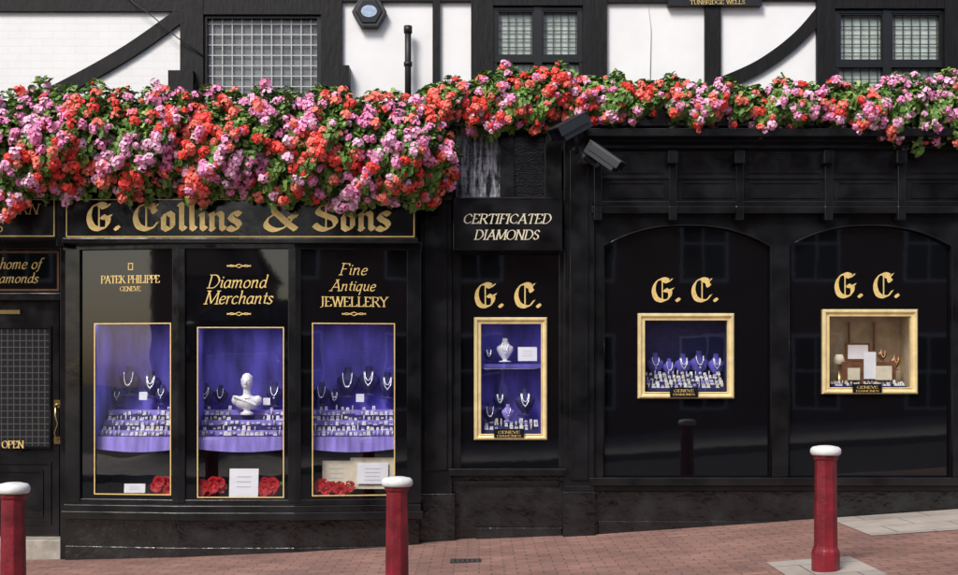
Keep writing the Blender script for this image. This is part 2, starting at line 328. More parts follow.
# ------------------------------------------------------------------ ground
GX=[-60,-14,-4,-.5,1.2,4.8,14,60]; GZ=[-.45,-.35,-.15,0,.07,.32,.85,1.1]
def g(x): return float(np.interp(x,GX,GZ))
def sheet(name,x0,x1,y0,y1,off,m,parent=None,thick=0,nx=60):
    xs=sorted(set([x0+(x1-x0)*i/nx for i in range(nx+1)]+[a for a in GX if x0<a<x1])); mb=MB()
    vs=[];fs=[];n=len(xs)
    for x in xs: vs+= [(x,y0,g(x)+off),(x,y1,g(x)+off)]
    for i in range(n-1): fs.append((2*i,2*i+2,2*i+3,2*i+1))
    if thick:
        b=len(vs)
        for x in xs: vs+=[(x,y0,g(x)+off-thick),(x,y1,g(x)+off-thick)]
        for i in range(n-1): fs+= [(b+2*i,b+2*i+2,2*i+2,2*i),(2*i+1,2*i+3,b+2*i+3,b+2*i+1)]
    mb.add(vs,fs,m); return mb.make(name,parent)
sheet('ground',-400,400,-400,400,-.17,'earth',nx=80)
sheet('road',-60,60,-11.0,-4.2,-.13,'asphalt')
sheet('pavement',-60,60,-4.05,.2,0,'pave',thick=.2)
sheet('kerb',-60,60,-4.2,-4.052,.003,'kerb',thick=.2)
sheet('pavement',-60,60,-18,-11.15,0,'slab',thick=.2)
sheet('kerb',-60,60,-11.148,-11.0,.003,'kerb',thick=.2)
sheet('road_marking',-60,60,-4.55,-4.47,-.126,'line')
sheet('stone_paving_patch',3.45,9.0,-1.45,-.12,.005,'slab')
sheet('stone_paving_patch',2.28,2.95,-3.35,-2.45,.005,'slab')
mb=MB()
mb.box(Frame(0,0),-.25,.02,g(-.1)-.02,g(-.1)+.008,1.43,1.62,'lead')
for i in range(6): mb.box(Frame(0,0),-.235+i*.042,-.215+i*.042,g(-.1)+.008,g(-.1)+.014,1.45,1.60,'gbar')
mb.make('drain_cover')
# ------------------------------------------------------------------ building
B=empty('jewellery_shop')
Fu=Frame(0,.04)
mb=MB()
mb.pbox(Fu,-430,-170,180,150,-.12,0,'wbrick')
for a,b in ((342,471),(607,705),(721,817),(965,1400)): mb.pbox(Fu,a,-170,b,150,-.12,0,'plaster')
for a,b,t in ((203,321,14),(493,583,5),(835,945,9)):
    mb.pbox(Fu,a,-170,b,t,-.12,0,'plaster'); mb.pbox(Fu,a,97,b,150,-.12,0,'plaster')
mb.make('upper_walls',B)
mb=MB()
for i,(a,b) in enumerate(((180,203),(321,342),(432.5,440),(471,493),(583,607),(705,721),(817,835),(945,965),(-420,-398),(-120,-100),(1100,1118),(1250,1270))):
    mb.pbox(Fu,a,-170,b,140,-.13,.05+.0007*i,'timber')
mb.pbox(Fu,-430,-8,180,11,-.05,.042,'timber')
for a,b,t0,t1 in ((203,321,-12,14),(342,432.5,-14,1),(440,471,-14,1),(493,583,-12,5),(607,705,-14,2),(721,817,-14,0),(835,945,-10,8),(965,1400,-12,5)):
    mb.pbox(Fu,a,t0,b,t1,-.05,.044,'timber')
mb.pbox(Fu,440,99,1400,138,-.05,.047,'timber'); mb.pbox(Fu,-430,103,440,200,-.05,.043,'timber')
def brace(pts,th):
    P=cr(pts,6); up=[];dn=[]
    for i,p in enumerate(P):
        q0=P[max(0,i-1)];q1=P[min(len(P)-1,i+1)]; dx,dy=q1[0]-q0[0],q1[1]-q0[1]; l=math.hypot(dx,dy)
        n=(dy/l,-dx/l); up.append((p[0]+n[0]*th/2,p[1]+n[1]*th/2)); dn.append((p[0]-n[0]*th/2,p[1]-n[1]*th/2))
    for i in range(len(P)-1):
        poly=[Fu.at(*q,.04) for q in (dn[i],dn[i+1],up[i+1],up[i])]
        mb.prism(Fu,poly,-.02,.04,'timber')
brace([(20,108),(70,84),(130,50),(192,6)],14); brace([(715,86),(760,66),(800,36),(832,-2)],13)
brace([(-330,108),(-260,70),(-200,30),(-130,-20)],14)
mb.pbox(Fu,168,70,193,95,0,.14,'timber'); mb.pbox(Fu,322,65,349,86,0,.14,'timber'); mb.pbox(Fu,176,84,196,104,0,.1,'timber')
mb.make('timber_framing',B)
def leaded(x0,y0,x1,y1,cols,rows,bar,back,bt,mull=None,trans=None,name='upper_window'):
    mb=MB(); d=-.045
    rect_line(mb,Fu,x0,y0,x1,y1,.0,.04,'wframe',.08)
    u0,z1=Fu.at(x0,y0,d);u1,z0=Fu.at(x1,y1,d)
    mb.add([Fu.w(u0,z0,d-.005),Fu.w(u1,z0,d-.005),Fu.w(u1,z1,d-.005),Fu.w(u0,z1,d-.005)],[(0,1,2,3)],'glassu')
    mb.add([Fu.w(u0-.1,z0-.1,d-.02),Fu.w(u1+.1,z0-.1,d-.02),Fu.w(u1+.1,z1+.1,d-.02),Fu.w(u0-.1,z1+.1,d-.02)],[(0,1,2,3)],back)
    for i in range(1,cols): 
        u=u0+(u1-u0)*i/cols; mb.box(Fu,u-bt/2,u+bt/2,z0,z1,d,d+.012,bar)
    for i in range(1,rows):
        z=z0+(z1-z0)*i/rows; mb.box(Fu,u0,u1,z-bt/2,z+bt/2,d,d+.010,bar)
    if mull:
        mb.pbox(Fu,mull-4,y0,mull+4,y1,-.06,.012,'wframe')
        for s0,s1 in ((x0+4,mull-4),(mull+4,x1-4)): rect_line(mb,Fu,s0,y0+4,s1,y1 if not trans else trans-3,-.01,.018,'wframe',.03)
    if trans:
        mb.pbox(Fu,x0,trans-3,x1,trans+3,-.06,.008,'wframe')
    mb.make(name,B)
leaded(203,14,321,97,12,8,'wbar','curtaind',.010)
leaded(493,6,583,97,12,11,'lead','curtain',.007,mull=538,trans=59)
leaded(835,9,945,97,13,10,'lead','curtain',.007,mull=887,trans=64)
# eaves and roof
mb=MB(); zt=H+(380+170)/100
mb.box(F0,-9.3,9.3,zt,zt+.18,-.1,.45,'timber')
mb.add([(-9.3,-.5,zt+.17),(9.3,-.5,zt+.17),(9.3,4,zt+3.2),(-9.3,4,zt+3.2)],[(0,1,2,3)],'tile')
mb.add([(-9.3,8.5,zt+.17),(9.3,8.5,zt+.17),(9.3,4,zt+3.2),(-9.3,4,zt+3.2)],[(3,2,1,0)],'tile')
for xx in (-9.25,9.25): mb.add([(xx,-.1,-1),(xx,8.2,-1),(xx,8.2,zt+.2),(xx,4,zt+3.1),(xx,-.1,zt+.2)],[(0,1,2,3,4)],'obrick')
mb.make('roof',B)
# ---- right-hand shop
mb=MB()
holed(mb,F0,598,215,775,480,643,319,729,394,.0,'gloss')
holed(mb,F0,783,215,960,480,826,315,912,390,.0,'gloss')
mb.pbox(F0,961,215,1330,480,-.05,.0,'gloss')
holed(mb,F0,456,190,564,472,480,323,542,435,.0,'gloss')
mb.make('gloss_panels',B)
mb=MB(); FR=.06
def arch_header(x0,x1,ys,yc,ytop):
    n=18; pts=[]
    for i in range(n+1):
        t=i/n; e=abs(2*t-1); pts.append((x0+(x1-x0)*t,ys-(ys-yc)*(1-e**2.4)))
    poly=[F0.at(*q,FR) for q in pts]+[F0.at(x1,ytop,FR),F0.at(x0,ytop,FR)]
    mb.prism(F0,poly,-.01,FR,'black')
    return [F0.p(px,py,FR) for px,py in pts]
rails=[]
for x0,x1 in ((604,771),(789,952),(970,1135)):
    a=arch_header(x0,x1,246,225,212); 
    rails.append([F0.p(x0,478,FR)]+a+[F0.p(x1,478,FR)])
for a,b in ((594,604),(771,789),(952,970),(1135,1160)): mb.pbox(F0,a,212,b,480,-.02,FR,'black')
mb.make('arch_surrounds',B)
mb=MB()
mb.pbox(F0,590,478,1400,486,-.02,.16,'black')       # sill
mb.pbox(F0,592,486,1400,491,-.02,.10,'black')
mb.box(F0,F0.at(594,500,.08)[0],9.2,-.3,F0.at(594,491,.08)[1],-.02,.08,'plinth')
mb.box(F0,F0.at(598,500,.11)[0],9.2,-.3,g(1.2)+.13,.0,.105,'plinth')
mb.pbox(F0,592,136,1400,206,-.02,.09,'black')
mb.pbox(F0,592,206,1400,213,-.02,.16,'black')
mb.pbox(F0,592,201,1400,206,-.02,.12,'black')
mb.pbox(F0,592,176,1400,179,-.02,.105,'black')
mb.pbox(F0,586,128,1400,136,-.02,.36,'black'); mb.pbox(F0,588,136,1400,141,-.02,.26,'black'); mb.pbox(F0,590,141,1400,148,-.02,.17,'black')
BR=(598,673,740,829,902,990,1080)
for i,px in enumerate(BR):
    mb.pbox(F0,px-4,148,px+4,206,.05,.125,'black'); mb.pbox(F0,px-5,150,px+5,163,.05,.22,'black'); mb.pbox(F0,px-4,206,px+4,220,.05,.19,'black')
mb.make('shopfront',B,bevel=.006)
mb=MB()
for r in rails: mb.tube(r,.008,'black',6)
for a,b in zip(BR[:-1],BR[1:]):
    rect_line(mb,F0,a+9,152,b-9,173,.10,.012,'black',.012); rect_line(mb,F0,a+9,182,b-9,198,.10,.012,'black',.012)
mb.make('mouldings',B)
# ---- middle bay
mb=MB()
mb.pbox(F0,440,120,470,196,-.05,.055,'bbrick'); mb.pbox(F0,456,128,500,197,-.05,.06,'glarebrick'); mb.pbox(F0,514,128,545,197,-.05,.05,'bbrick')
mb.make('painted_brickwork',B)
mb=MB()
mb.pbox(F0,420,196,452,545,-.03,.10,'black')
mb.pbox(F0,424,200,447,470,.05,.125,'black'); mb.pbox(F0,418,494,455,560,.05,.15,'plinth')
mb.pbox(F0,564,128,594,492,-.03,.12,'black'); mb.pbox(F0,570,150,588,480,.05,.145,'black')
mb.pbox(F0,563,492,595,560,.02,.19,'plinth'); mb.pbox(F0,565,486,594,492,.02,.15,'black')
mb.pbox(F0,500,128,514,197,.0,.10,'black'); mb.pbox(F0,545,128,562,197,.0,.11,'black')
mb.pbox(F0,452,250,461,470,-.02,.05,'black'); mb.pbox(F0,559,250,564,470,-.02,.05,'black')
mb.pbox(F0,449,469,566,476,-.02,.13,'black'); mb.pbox(F0,452,476,564,560,-.03,.04,'plinth')
mb.pbox(F0,458,482,559,486,.02,.06,'black'); mb.pbox(F0,476,528,562,560,.0,.10,'plinth')
mb.pbox(F0,415,118,452,200,-.03,.2,'black')
mb.make('middle_bay',B,bevel=.005)
# ---- left bow window
A=F0.p(65,0,.35);Bp=F0.p(178,0,.50);Cp=F0.p(295,0,.50);Dp=F0.p(421,0,.35)
A,Bp,Cp,Dp=[(q[0],q[1]) for q in (A,Bp,Cp,Dp)]
FA=Frame(A[0],A[1],Bp[0]-A[0],Bp[1]-A[1]); FB=Frame(Bp[0],Bp[1],1,0); FC=Frame(Cp[0],Cp[1],Dp[0]-Cp[0],Dp[1]-Cp[1])
FL=Frame(0,-.5)
def zc(py,y): return H+(380-py)/1200*(D+y)
def bow(off,z0,z1,m,mb,ext=0):
    mb.plan([(A[0]-ext,.0),(A[0]-ext,A[1]-off),(Bp[0],Bp[1]-off),(Cp[0],Cp[1]-off),(Dp[0]+ext,Dp[1]-off),(Dp[0]+ext,.0)],z0,z1,m)
mb=MB()
bow(-.03,-.5,zc(521,-.5),'plinth',mb,-.02); bow(.0,-.5,zc(548,-.5),'plinth',mb,0)
bow(.06,zc(521,-.56),zc(513,-.56),'black',mb,.02); bow(.035,zc(513,-.53)+.001,zc(506,-.53),'black',mb,.0)
bow(.02,zc(506,-.52)+.001,zc(500,-.52),'black',mb,-.01)
bow(.03,zc(249,-.5),zc(241,-.5),'black',mb,.01)
for F,a,b in ((FA,65,80),(FA,172,179),(FB,177,185),(FB,288,296),(FC,294,301),(FC,407,421)):
    mb.pbox(F,a,247,b,503,-.10,.03,'black')
mb.box(F0,A[0]+.005,A[0]+.06,zc(503,-.4),zc(245,-.4),0,.33,'black'); mb.box(F0,Dp[0]-.06,Dp[0]-.005,zc(503,-.4),zc(245,-.4),0,.33,'black')
mb.make('bow_window_joinery',B,bevel=.006)
panes=((FA,80,172,94,323,171,495),(FB,185,288,197,327,284,498),(FC,301,407,312,323,395,496))
mb=MB()
for F,x0,x1,a,b,c,d in panes: holed(mb,F,x0-3,246,x1+3,504,a,b,c,d,0,'gloss',.008)
mb.make('painted_glass',B)
mb=MB()
for F,x0,x1,a,b,c,d in panes:
    rect_line(mb,F,a,b,c,d,.004,.010)
text(mb,FA,'PATEK PHILIPPE',101,160,275.5,283,.003,nib=.15)
text(mb,FA,'GENEVE',120,141,286.5,291,.003,nib=.16)
rect_line(mb,FA,128,263,133,270,.003,.008)
text(mb,FB,'Diamond',207,270,275,288,.003,nib=.12,ang=25,shear=.25)
text(mb,FB,'Merchants',204,276,291,304,.003,nib=.12,ang=25,shear=.25)
text(mb,FC,'Fine',339,370,263.5,275,.003,nib=.12,ang=25,shear=.25)
text(mb,FC,'Antique',330,378,280,291,.003,nib=.12,ang=25,shear=.25)
text(mb,FC,'JEWELLERY',320,388,297,306.5,.003,nib=.15)
def flourish(F,cx,cy,w):
    P=cr([(-.5,.1),(-.3,-.12),(-.1,.1),(0,.25),(.1,.1),(.3,-.12),(.5,.1)],6)
    for k,sg in enumerate((1,-1)):
        pts=[F.p(cx+p[0]*w,cy+sg*p[1]*w*.28,.005) for p in P]; mb.tube(pts,.0045,'gold',4)
for cx,cy,F in ((239,266,FB),(239,314,FB),(354,314,FC)): flourish(F,cx,cy,24)
mb.make('window_lettering',B)
# ---- display cases
def case(F,x0,y0,x1,y1,depth,back,floor,lamp='lamp',z_dark=None,lw=.02):
    mb=MB(); u0,z1=F.at(x0,y0,0);u1,z0=F.at(x1,y1,0); z1=F.at((x0+x1)/2,y0,0)[1]; z0=F.at((x0+x1)/2,y1,0)[1]
    e=.03; u0-=e;u1+=e;z0-=e*.4;z1+=e
    a,b=-.012,-depth
    P=lambda u,z,d:F.w(u,z,d)
    zs=F.at((x0+x1)/2,z_dark,0)[1] if z_dark else z0
    mb.add([P(u0,zs,b),P(u1,zs,b),P(u1,z1,b),P(u0,z1,b)],[(0,1,2,3)],back)
    mb.add([P(u0,zs,a),P(u0,zs,b),P(u0,z1,b),P(u0,z1,a)],[(0,1,2,3)],back)
    mb.add([P(u1,zs,a),P(u1,zs,b),P(u1,z1,b),P(u1,z1,a)],[(3,2,1,0)],back)
    mb.add([P(u0,z1,a),P(u1,z1,a),P(u1,z1,b),P(u0,z1,b)],[(0,1,2,3)],'dark')
    if z_dark:
        mb.add([P(u0,z0,b+.1),P(u1,z0,b+.1),P(u1,zs,b+.1),P(u0,zs,b+.1)],[(0,1,2,3)],'dark')
        mb.add([P(u0,z0,a),P(u0,z0,b),P(u0,zs,b),P(u0,zs,a)],[(0,1,2,3)],'dark'); mb.add([P(u1,z0,a),P(u1,z0,b),P(u1,zs,b),P(u1,zs,a)],[(0,1,2,3)],'dark')
    mb.add([P(u0,z0,a),P(u1,z0,a),P(u1,z0,b),P(u0,z0,b)],[(0,1,2,3)],floor)
    zl=z1-.012
    mb.add([P(u0+.03,zl,-.05),P(u1-.03,zl,-.05),P(u1-.03,zl,-.05-lw),P(u0+.03,zl,-.05-lw)],[(3,2,1,0)],lamp)
    mb.make('display_case',B)
    mb=MB(); mb.add([P(u0,z0,a+.001),P(u1,z0,a+.001),P(u1,z1,a+.001),P(u0,z1,a+.001)],[(0,1,2,3)],'glass'); mb.make('window_glass',B)
    return u0,u1,z0,z1
def stand(F,px,py,h,d,m='bluedark',chain='silver',w=1):
    mb=MB(); c=F.p(px,py,d)
    prof=[(.30,0),(.30,.04),(.10,.06),(.12,.12),(.30,.30),(.42,.52),(.40,.64),(.20,.76),(.13,.86),(.13,.97),(.10,1.0)]
    mb.lathe(c,[(r*h*.85*w,z*h) for r,z in prof],m,18,sy=.55)
    for rr,rz in random.choice((((.15,.44),(.12,.30)),((.14,.36),),((.15,.48),))):
        pts=[]
        for i in range(17):
            t=i/16; a=math.pi*t; x=-math.cos(a)*rr*h*w; z=.82*h-math.sin(a)*rz*h
            yy=-.12*h-.13*h*math.sin(a)
            pts.append((c[0]+x,c[1]+yy-.01,c[2]+z))
        mb.tube(pts,.020*h,chain,6)
    mb.ball((c[0],c[1]-.27*h,c[2]+.36*h),.04*h,chain)
    return mb.make('necklace_stand')
def ringbox(mb,F,u,z,d,s):
    k=random.random()
    if k<.18:   # ring cone
        c=F.w(u,z,d-s*.2); mb.lathe(c,[(s*.3,0),(s*.12,s*1.3),(s*.03,s*1.4)],random.choice(['white','cream']),8); mb.lathe((c[0],c[1],c[2]+s*.7),[(s*.24,0),(s*.24,s*.12)],'silver',8); return
    mb.box(F,u-s*.5,u+s*.5,z,z+s*.35,d-s*.5,d+s*.4,random.choice(['white','white','white','bluedark','silver']))
    mb.box(F,u-s*.42,u+s*.42,z+s*.36,z+s*random.uniform(.7,1.35),d-s*.45,d-s*.1,random.choice(['white','white','white','cream','silver','purple']))
    c=F.w(u,z+s*.62,d+s*.05); mb.ball(c,s*.15,random.choice(['bluedark','gold','silver']),seg=6)
def roses(F,px,py,w,n,d,r=.035):
    mb=MB()
    for i in range(n):
        c=Vector(F.p(px+random.uniform(-w,w),py+random.uniform(-5,5),d+random.uniform(-.05,.04)))
        for ring,(rr,k) in enumerate(((.25,4),(.6,6),(1,8))):
            for j in range(k):
                a=2*math.pi*j/k+random.random(); o=Vector((math.cos(a),-.35,math.sin(a)))*rr*r
                t=Vector((-math.sin(a),0,math.cos(a)))*r*.5*(rr+.3); up=Vector((math.cos(a),-.2-1*(1-rr),math.sin(a))).normalized()*r*.6
                p=c+o; mb.add([p-t,p+t,p+t*.7+up,p-t*.7+up],[(0,1,2,3)],'rose')
    for i in range(n):
        c=Vector(F.p(px+random.uniform(-w,w),py+random.uniform(-2,7),d-.03)); 
        mb.add([c,c+Vector((.03,-.02,.01)),c+Vector((.05,-.02,.04)),c+Vector((.01,-.01,.04))],[(0,1,2,3)],'leaf1')
    return mb.make('red_rose_bunch')
def card(F,px0,py0,px1,py1,d,m='white',name='price_card',lines=3):
    mb=MB(); a=F.p(px0,py1,d);b=F.p(px1,py1,d);h=F.p(px0,py0,d)[2]-a[2]; t=.12*h
    pts=[Vector(a),Vector(b),Vector((b[0],b[1]+t,b[2]+h)),Vector((a[0],a[1]+t,a[2]+h))]
    back=[p+Vector((0,.006,0)) for p in pts]
    mb.add(pts+back,[(0,1,2,3),(7,6,5,4),(0,4,5,1),(1,5,6,2),(2,6,7,3),(3,7,4,0)],m)
    for k in range(lines):
        f=.7-.18*k
        p=[pts[0].lerp(pts[3],f+e).lerp(pts[1].lerp(pts[2],f+e),s)+Vector((0,-.002,0)) for e,s in ((0,.25),(0,.75),(.03,.75),(.03,.25))]
        mb.add(p,[(0,1,2,3)],'wbar')
    mb.add([pts[3]*.5+pts[2]*.5+Vector((-.01,.004,-.02)),pts[3]*.5+pts[2]*.5+Vector((.01,.004,-.02)),Vector(((a[0]+b[0])/2+.01,a[1]+.09,a[2])),Vector(((a[0]+b[0])/2-.01,a[1]+.09,a[2]))],[(0,1,2,3)],m)
    return mb.make(name)
for idx,(F,x0,x1,a,b,c,d) in enumerate(panes):
    u0,u1,z0,z1=case(F,a,b,c,d,.55,'blue','dark',z_dark=446,lw=.06)
    pm=(a+c)/2; mb=MB()
    zs=F.at(pm,447,-.1)[1]; zt=F.at(pm,437,-.1)[1]
    mb.box(F,u0+.002,u1-.002,zs,zt,-.548,-.10,'purple')
    n=60; vs=[];fs=[]
    for i in range(n+1):
        t=i/n; u=u0+.003+(u1-u0-.006)*t; w=.006*math.sin(t*44+idx)+.004*math.sin(t*91)
        vs+=[F.w(u,zt+.004,-.09+w*.3),F.w(u,zs-.02-.03*math.sin(math.pi*t),-.08+w)]
    for i in range(n): fs.append((2*i,2*i+1,2*i+3,2*i+2))
    mb.add(vs,fs,'purple',True)
    mb.make('display_shelf',B)
    mb=MB(); st=6
    for s in range(st):
        zz=zt+.048*s; d1=-.11-.05*s
        mb.box(F,u0+.01,u1-.01,zt+.001,zz+.012+.0005*s,-.545+.0005*s,d1,'purple' if s%2 else 'bluedark')
        n=int((u1-u0)/(.046+.004*(s%3)))
        for i in range(n):
            u=u0+.03+(u1-u0-.06)*(i+.5)/n+random.uniform(-.006,.006)
            if idx==1 and s>=3 and abs(u-(u0+u1)/2)<.15: continue
            if s==5 and random.random()<.5: continue
            if random.random()<.94: ringbox(mb,F,u,zz+.0125,d1-.026,.035*random.uniform(.75,1.15))
    mb.make('ring_tray')
for px,py,h in ((106,404,.27),(130,396,.30),(152,398,.27),(162,405,.2),(118,406,.18)): stand(FA,px,py,h,-.47,'bluedark')
for px,py,h in ((322,406,.24),(348,398,.31),(369,396,.30),(388,399,.27),(335,407,.18)): stand(FC,px,py,h,-.47,'bluedark')
for px,py,h in ((206,407,.24),(221,405,.20),(275,407,.25)): stand(FB,px,py,h,-.47,'bluedark')
card(FA,139,392,147,400,-.40,lines=1); card(FC,356,394,364,402,-.40,lines=1); card(FB,263,398,270,405,-.40,lines=1); card(FA,97,398,104,406,-.38,'cream',lines=1)
# marble bust
def bust(c,h):
    mb=MB(); x,y,z=c
    mb.lathe((x,y,z),[(.15*h,0),(.15*h,.05*h),(.10*h,.07*h),(.075*h,.10*h),(.09*h,.14*h),(.14*h,.20*h)],'marble',20)
    mb.ball((x,y,z+.29*h),.2*h,'marble',1.45,.8,.85); mb.ball((x-.24*h,y,z+.33*h),.115*h,'marble'); mb.ball((x+.24*h,y,z+.33*h),.115*h,'marble')
    mb.lathe((x,y,z+.38*h),[(.17*h,0),(.09*h,.09*h),(.085*h,.22*h)],'marble',16)
    mb.ball((x,y-.01*h,z+.76*h),.17*h,'marble',.80,.98,1.15); mb.ball((x,y-.06*h,z+.66*h),.085*h,'marble',1,1,.8)
    mb.ball((x,y-.175*h,z+.74*h),.028*h,'marble',.8,1,2); mb.ball((x,y-.145*h,z+.655*h),.03*h,'marble',1.3,.6,.6); mb.ball((x,y-.145*h,z+.80*h),.04*h,'marble',2.2,.6,.5)
    for i in range(34):
        a=random.uniform(0,2*math.pi); e=random.uniform(.1,1.4)
        if math.sin(a)<-.3 and e<.75: continue
        mb.ball((x+math.cos(a)*math.cos(e)*.125*h,y+math.sin(a)*math.cos(e)*.15*h,z+(.77+.165*math.sin(e))*h),.028*h,'marble',seg=8)
    for i in range(9):
        t=i/8; mb.ball((x-.26*h+.46*h*t,y-.15*h+.04*h*abs(t-.5),z+(.42-.18*t)*h),.035*h,'marble',1.4,.8,.8,seg=8)
    o=mb.make('marble_bust'); r=o.modifiers.new('r','REMESH'); r.mode='VOXEL'; r.voxel_size=.004; r.use_smooth_shade=True
bust(FB.p(247,415,-.30),.43)
card(FB,229,469,258,497,-.05); card(FA,124,484,145,493,-.08)
card(FC,350,458,394,489,-.13,'cream','certificate_frame',0); card(FC,357,463,388,484,-.11,'white',lines=4); card(FC,322,461,350,488,-.15,'cream','certificate_frame',3)
roses(FA,160,486,10,12,-.09); roses(FB,210,487,12,16,-.09); roses(FB,271,487,12,16,-.09); roses(FC,325,488,11,14,-.08); roses(FC,345,490,7,8,-.08)
# gold framed windows
def gframe(F,x0,y0,x1,y1,hx0,hy0,hx1,hy1):
    mb=MB(); 
    O=[F.at(*q,.0) for q in ((x0,y1),(x1,y1),(x1,y0),(x0,y0))]; I=[F.at(*q,.0) for q in ((hx0,hy1),(hx1,hy1),(hx1,hy0),(hx0,hy0))]
    prof=[(0,.001),(0,.035),(.2,.05),(.42,.05),(.5,.032),(.85,.024),(.88,.036),(1,.034),(1,-.012)]
    R=[[F.w(O[k][0]+(I[k][0]-O[k][0])*t,O[k][1]+(I[k][1]-O[k][1])*t,dd) for k in range(4)] for t,dd in prof]
    vs=[v for r in R for v in r]; fs=[(i*4+k,i*4+(k+1)%4,(i+1)*4+(k+1)%4,(i+1)*4+k) for i in range(len(R)-1) for k in range(4)]
    mb.add(vs,fs,'goldframe'); mb.make('gilt_window_frame',B)
gframe(F0,474,317.5,547,440,481,324,541,434); gframe(F0,637.5,313.5,733.5,398.5,644.5,320.5,727,392); gframe(F0,821.5,309.5,916.5,394,828.5,316.5,910,387.5)
case(F0,480,323,542,435,.4,'blue','blue'); case(F0,643,319,729,394,.42,'bluedark','bluedark'); case(F0,826,315,912,390,.42,'beige','beige','lampw')
mb=MB(); mb.pbox(F0,476,364,546,368,-.38,-.05,'blue'); z=F0.at(500,369,-.06)[1]; ua=F0.at(484,369,-.06)[0]; ub=F0.at(538,369,-.06)[0]
mb.add([F0.w(ua,z,-.05),F0.w(ub,z,-.05),F0.w(ub,z,-.065),F0.w(ua,z,-.065)],[(3,2,1,0)],'lamp'); mb.make('glass_shelf',B)
stand(F0,505,362,.24,-.2,'white'); stand(F0,489,362,.15,-.15,'bluedark'); card(F0,518,347,537,361,-.12)
stand(F0,490,424,.22,-.2,'bluedark'); stand(F0,525,416,.28,-.24,'bluedark'); stand(F0,508,422,.18,-.16,'purple'); stand(F0,500,410,.2,-.3,'bluedark')
def trays(F,px0,px1,pyb,rows,d0,sz,dd=.06,zst=.03):
    mb=MB(); u0=F.at(px0,pyb,d0)[0];u1=F.at(px1,pyb,d0)[0]; z=F.at(px0,pyb,d0)[1]
    for s in range(rows):
        mb.box(F,u0,u1,z-.03,z+zst*s+.0005*s,d0-dd*(s+1)-.001*s,d0-dd*s,'bluedark')
        n=int((u1-u0)/(sz*1.3))
        for i in range(n):
            if random.random()<.9: ringbox(mb,F,u0+(u1-u0)*(i+.5)/n,z+zst*s+.001,d0-dd*s-dd*.5,sz*random.uniform(.8,1.2))
    mb.make('ring_tray')
trays(F0,484,539,430,3,-.05,.036); trays(F0,647,725,388,5,-.05,.034,.05,.032)
for px,h in ((655,.25),(669,.19),(683,.24),(699,.27),(716,.24)): stand(F0,px,377,h,-.33,'blue')
mb=MB()
def pb(x0,y0,x1,y1,d,m,t=.03): mb.pbox(F0,x0,y0,x1,y1,d-t,d,m)
pb(842,362,896,382,-.12,'bronze',.12); pb(846,343,870,361,-.25,'bronze',.03); pb(848,345,868,359,-.245,'white',.01)
pb(864,352,876,379,-.10,'white',.01); pb(876,366,892,380,-.08,'cream',.02); pb(848,368,860,380,-.08,'cream',.02)
mb.make('presentation_box')
mb=MB(); c=F0.p(839,384,-.2); mb.lathe(c,[(.05,0),(.05,.01),(.012,.03),(.012,.2),(.02,.22)],'brass'); mb.lathe((c[0],c[1],c[2]+.2),[(.07,0),(.035,.10)],'cream'); mb.make('table_lamp')
for px,py,h in ((882,362,.14),(895,370,.16)): stand(F0,px,py,h,-.2,'bronze','gold')
mb=MB(); mb.pbox(F0,873,322,875,350,-.39,-.38,'bronze'); mb.pbox(F0,848,322,850,350,-.39,-.38,'bronze'); mb.make('backdrop_trim',B)
trays(F0,832,906,386,2,-.04,.028,.05,.02)
for x0,y0,x1,y1 in ((670,387.5,698,397.5),(853,384,882,393),(494,429,524,437.5)):
    mb=MB(); mb.pbox(F0,x0,y0,x1,y1,.0,.062,'black'); text(mb,F0,'GENEVE',x0+4,x1-4,y0+2,y0+4.5,.064,nib=.2); text(mb,F0,'DIAMONDS',x0+3,x1-3,y0+6,y0+8,.064,nib=.2); mb.make('window_plaque')
mb=MB()
for F,x0,x1,y0,y1 in ((F0,651,720,278,302),(F0,834,901,273,298),(F0,474,543,283,308)):
    text(mb,F,'G. C.',x0,x1,y0,y1,.004,font=BL,nib=.21,ang=38,tmin=.025)
mb.make('gilt_initials',B)
# ---- signs
S=empty('shop_sign'); mb=MB()
mb.pbox(FL,64,197,416,241,-.45,.04,'black'); mb.pbox(FL,62,238,418,243,-.45,.07,'black')
mb.make('board',S,bevel=.005); mb=MB()
rect_line(mb,FL,66,199,414.5,237,.044,.009)
for w_,a_,b_ in (('G.',86,122),('Collins',132,243),('&',262,298),('Sons',312,392)):
    text(mb,FL,w_,a_,b_,203,230.5,.046,font=BL,nib=.24,ang=38,tmin=.03)
mb.make('lettering',S)
S=empty('shop_sign'); mb=MB(); mb.pbox(FL,-200,197,56,239,-.45,.03,'black'); mb.pbox(FL,56,192,64,246,-.45,.02,'black'); mb.make('board',S,bevel=.005); mb=MB()
rect_line(mb,FL,-195,199,54.5,236.5,.034,.009); text(mb,FL,'MODERN',-23,41,204,214,.036,shear=.2); text(mb,FL,'DIAMONDS',-60,5,222,232,.036,shear=.2); mb.make('lettering',S)
S=empty('shop_sign'); mb=MB(); mb.pbox(F0,453,197,562,250,.0,.25,'black'); mb.make('board',S,bevel=.006); mb=MB()
rect_line(mb,F0,454.5,199,560.5,248.5,.253,.006,'black'); text(mb,F0,'CERTIFICATED',463,553,214,223.5,.253,nib=.15,shear=.22,m='cream'); text(mb,F0,'DIAMONDS',474,541,230,239.5,.253,nib=.15,shear=.22,m='cream'); mb.make('lettering',S)
S=empty('shop_sign'); mb=MB(); mb.pbox(Fu,668,-6,762,5,0,.08,'black'); text(mb,Fu,'TUNBRIDGE WELLS',690,745,0,4,.085); mb.make('plaque',S)
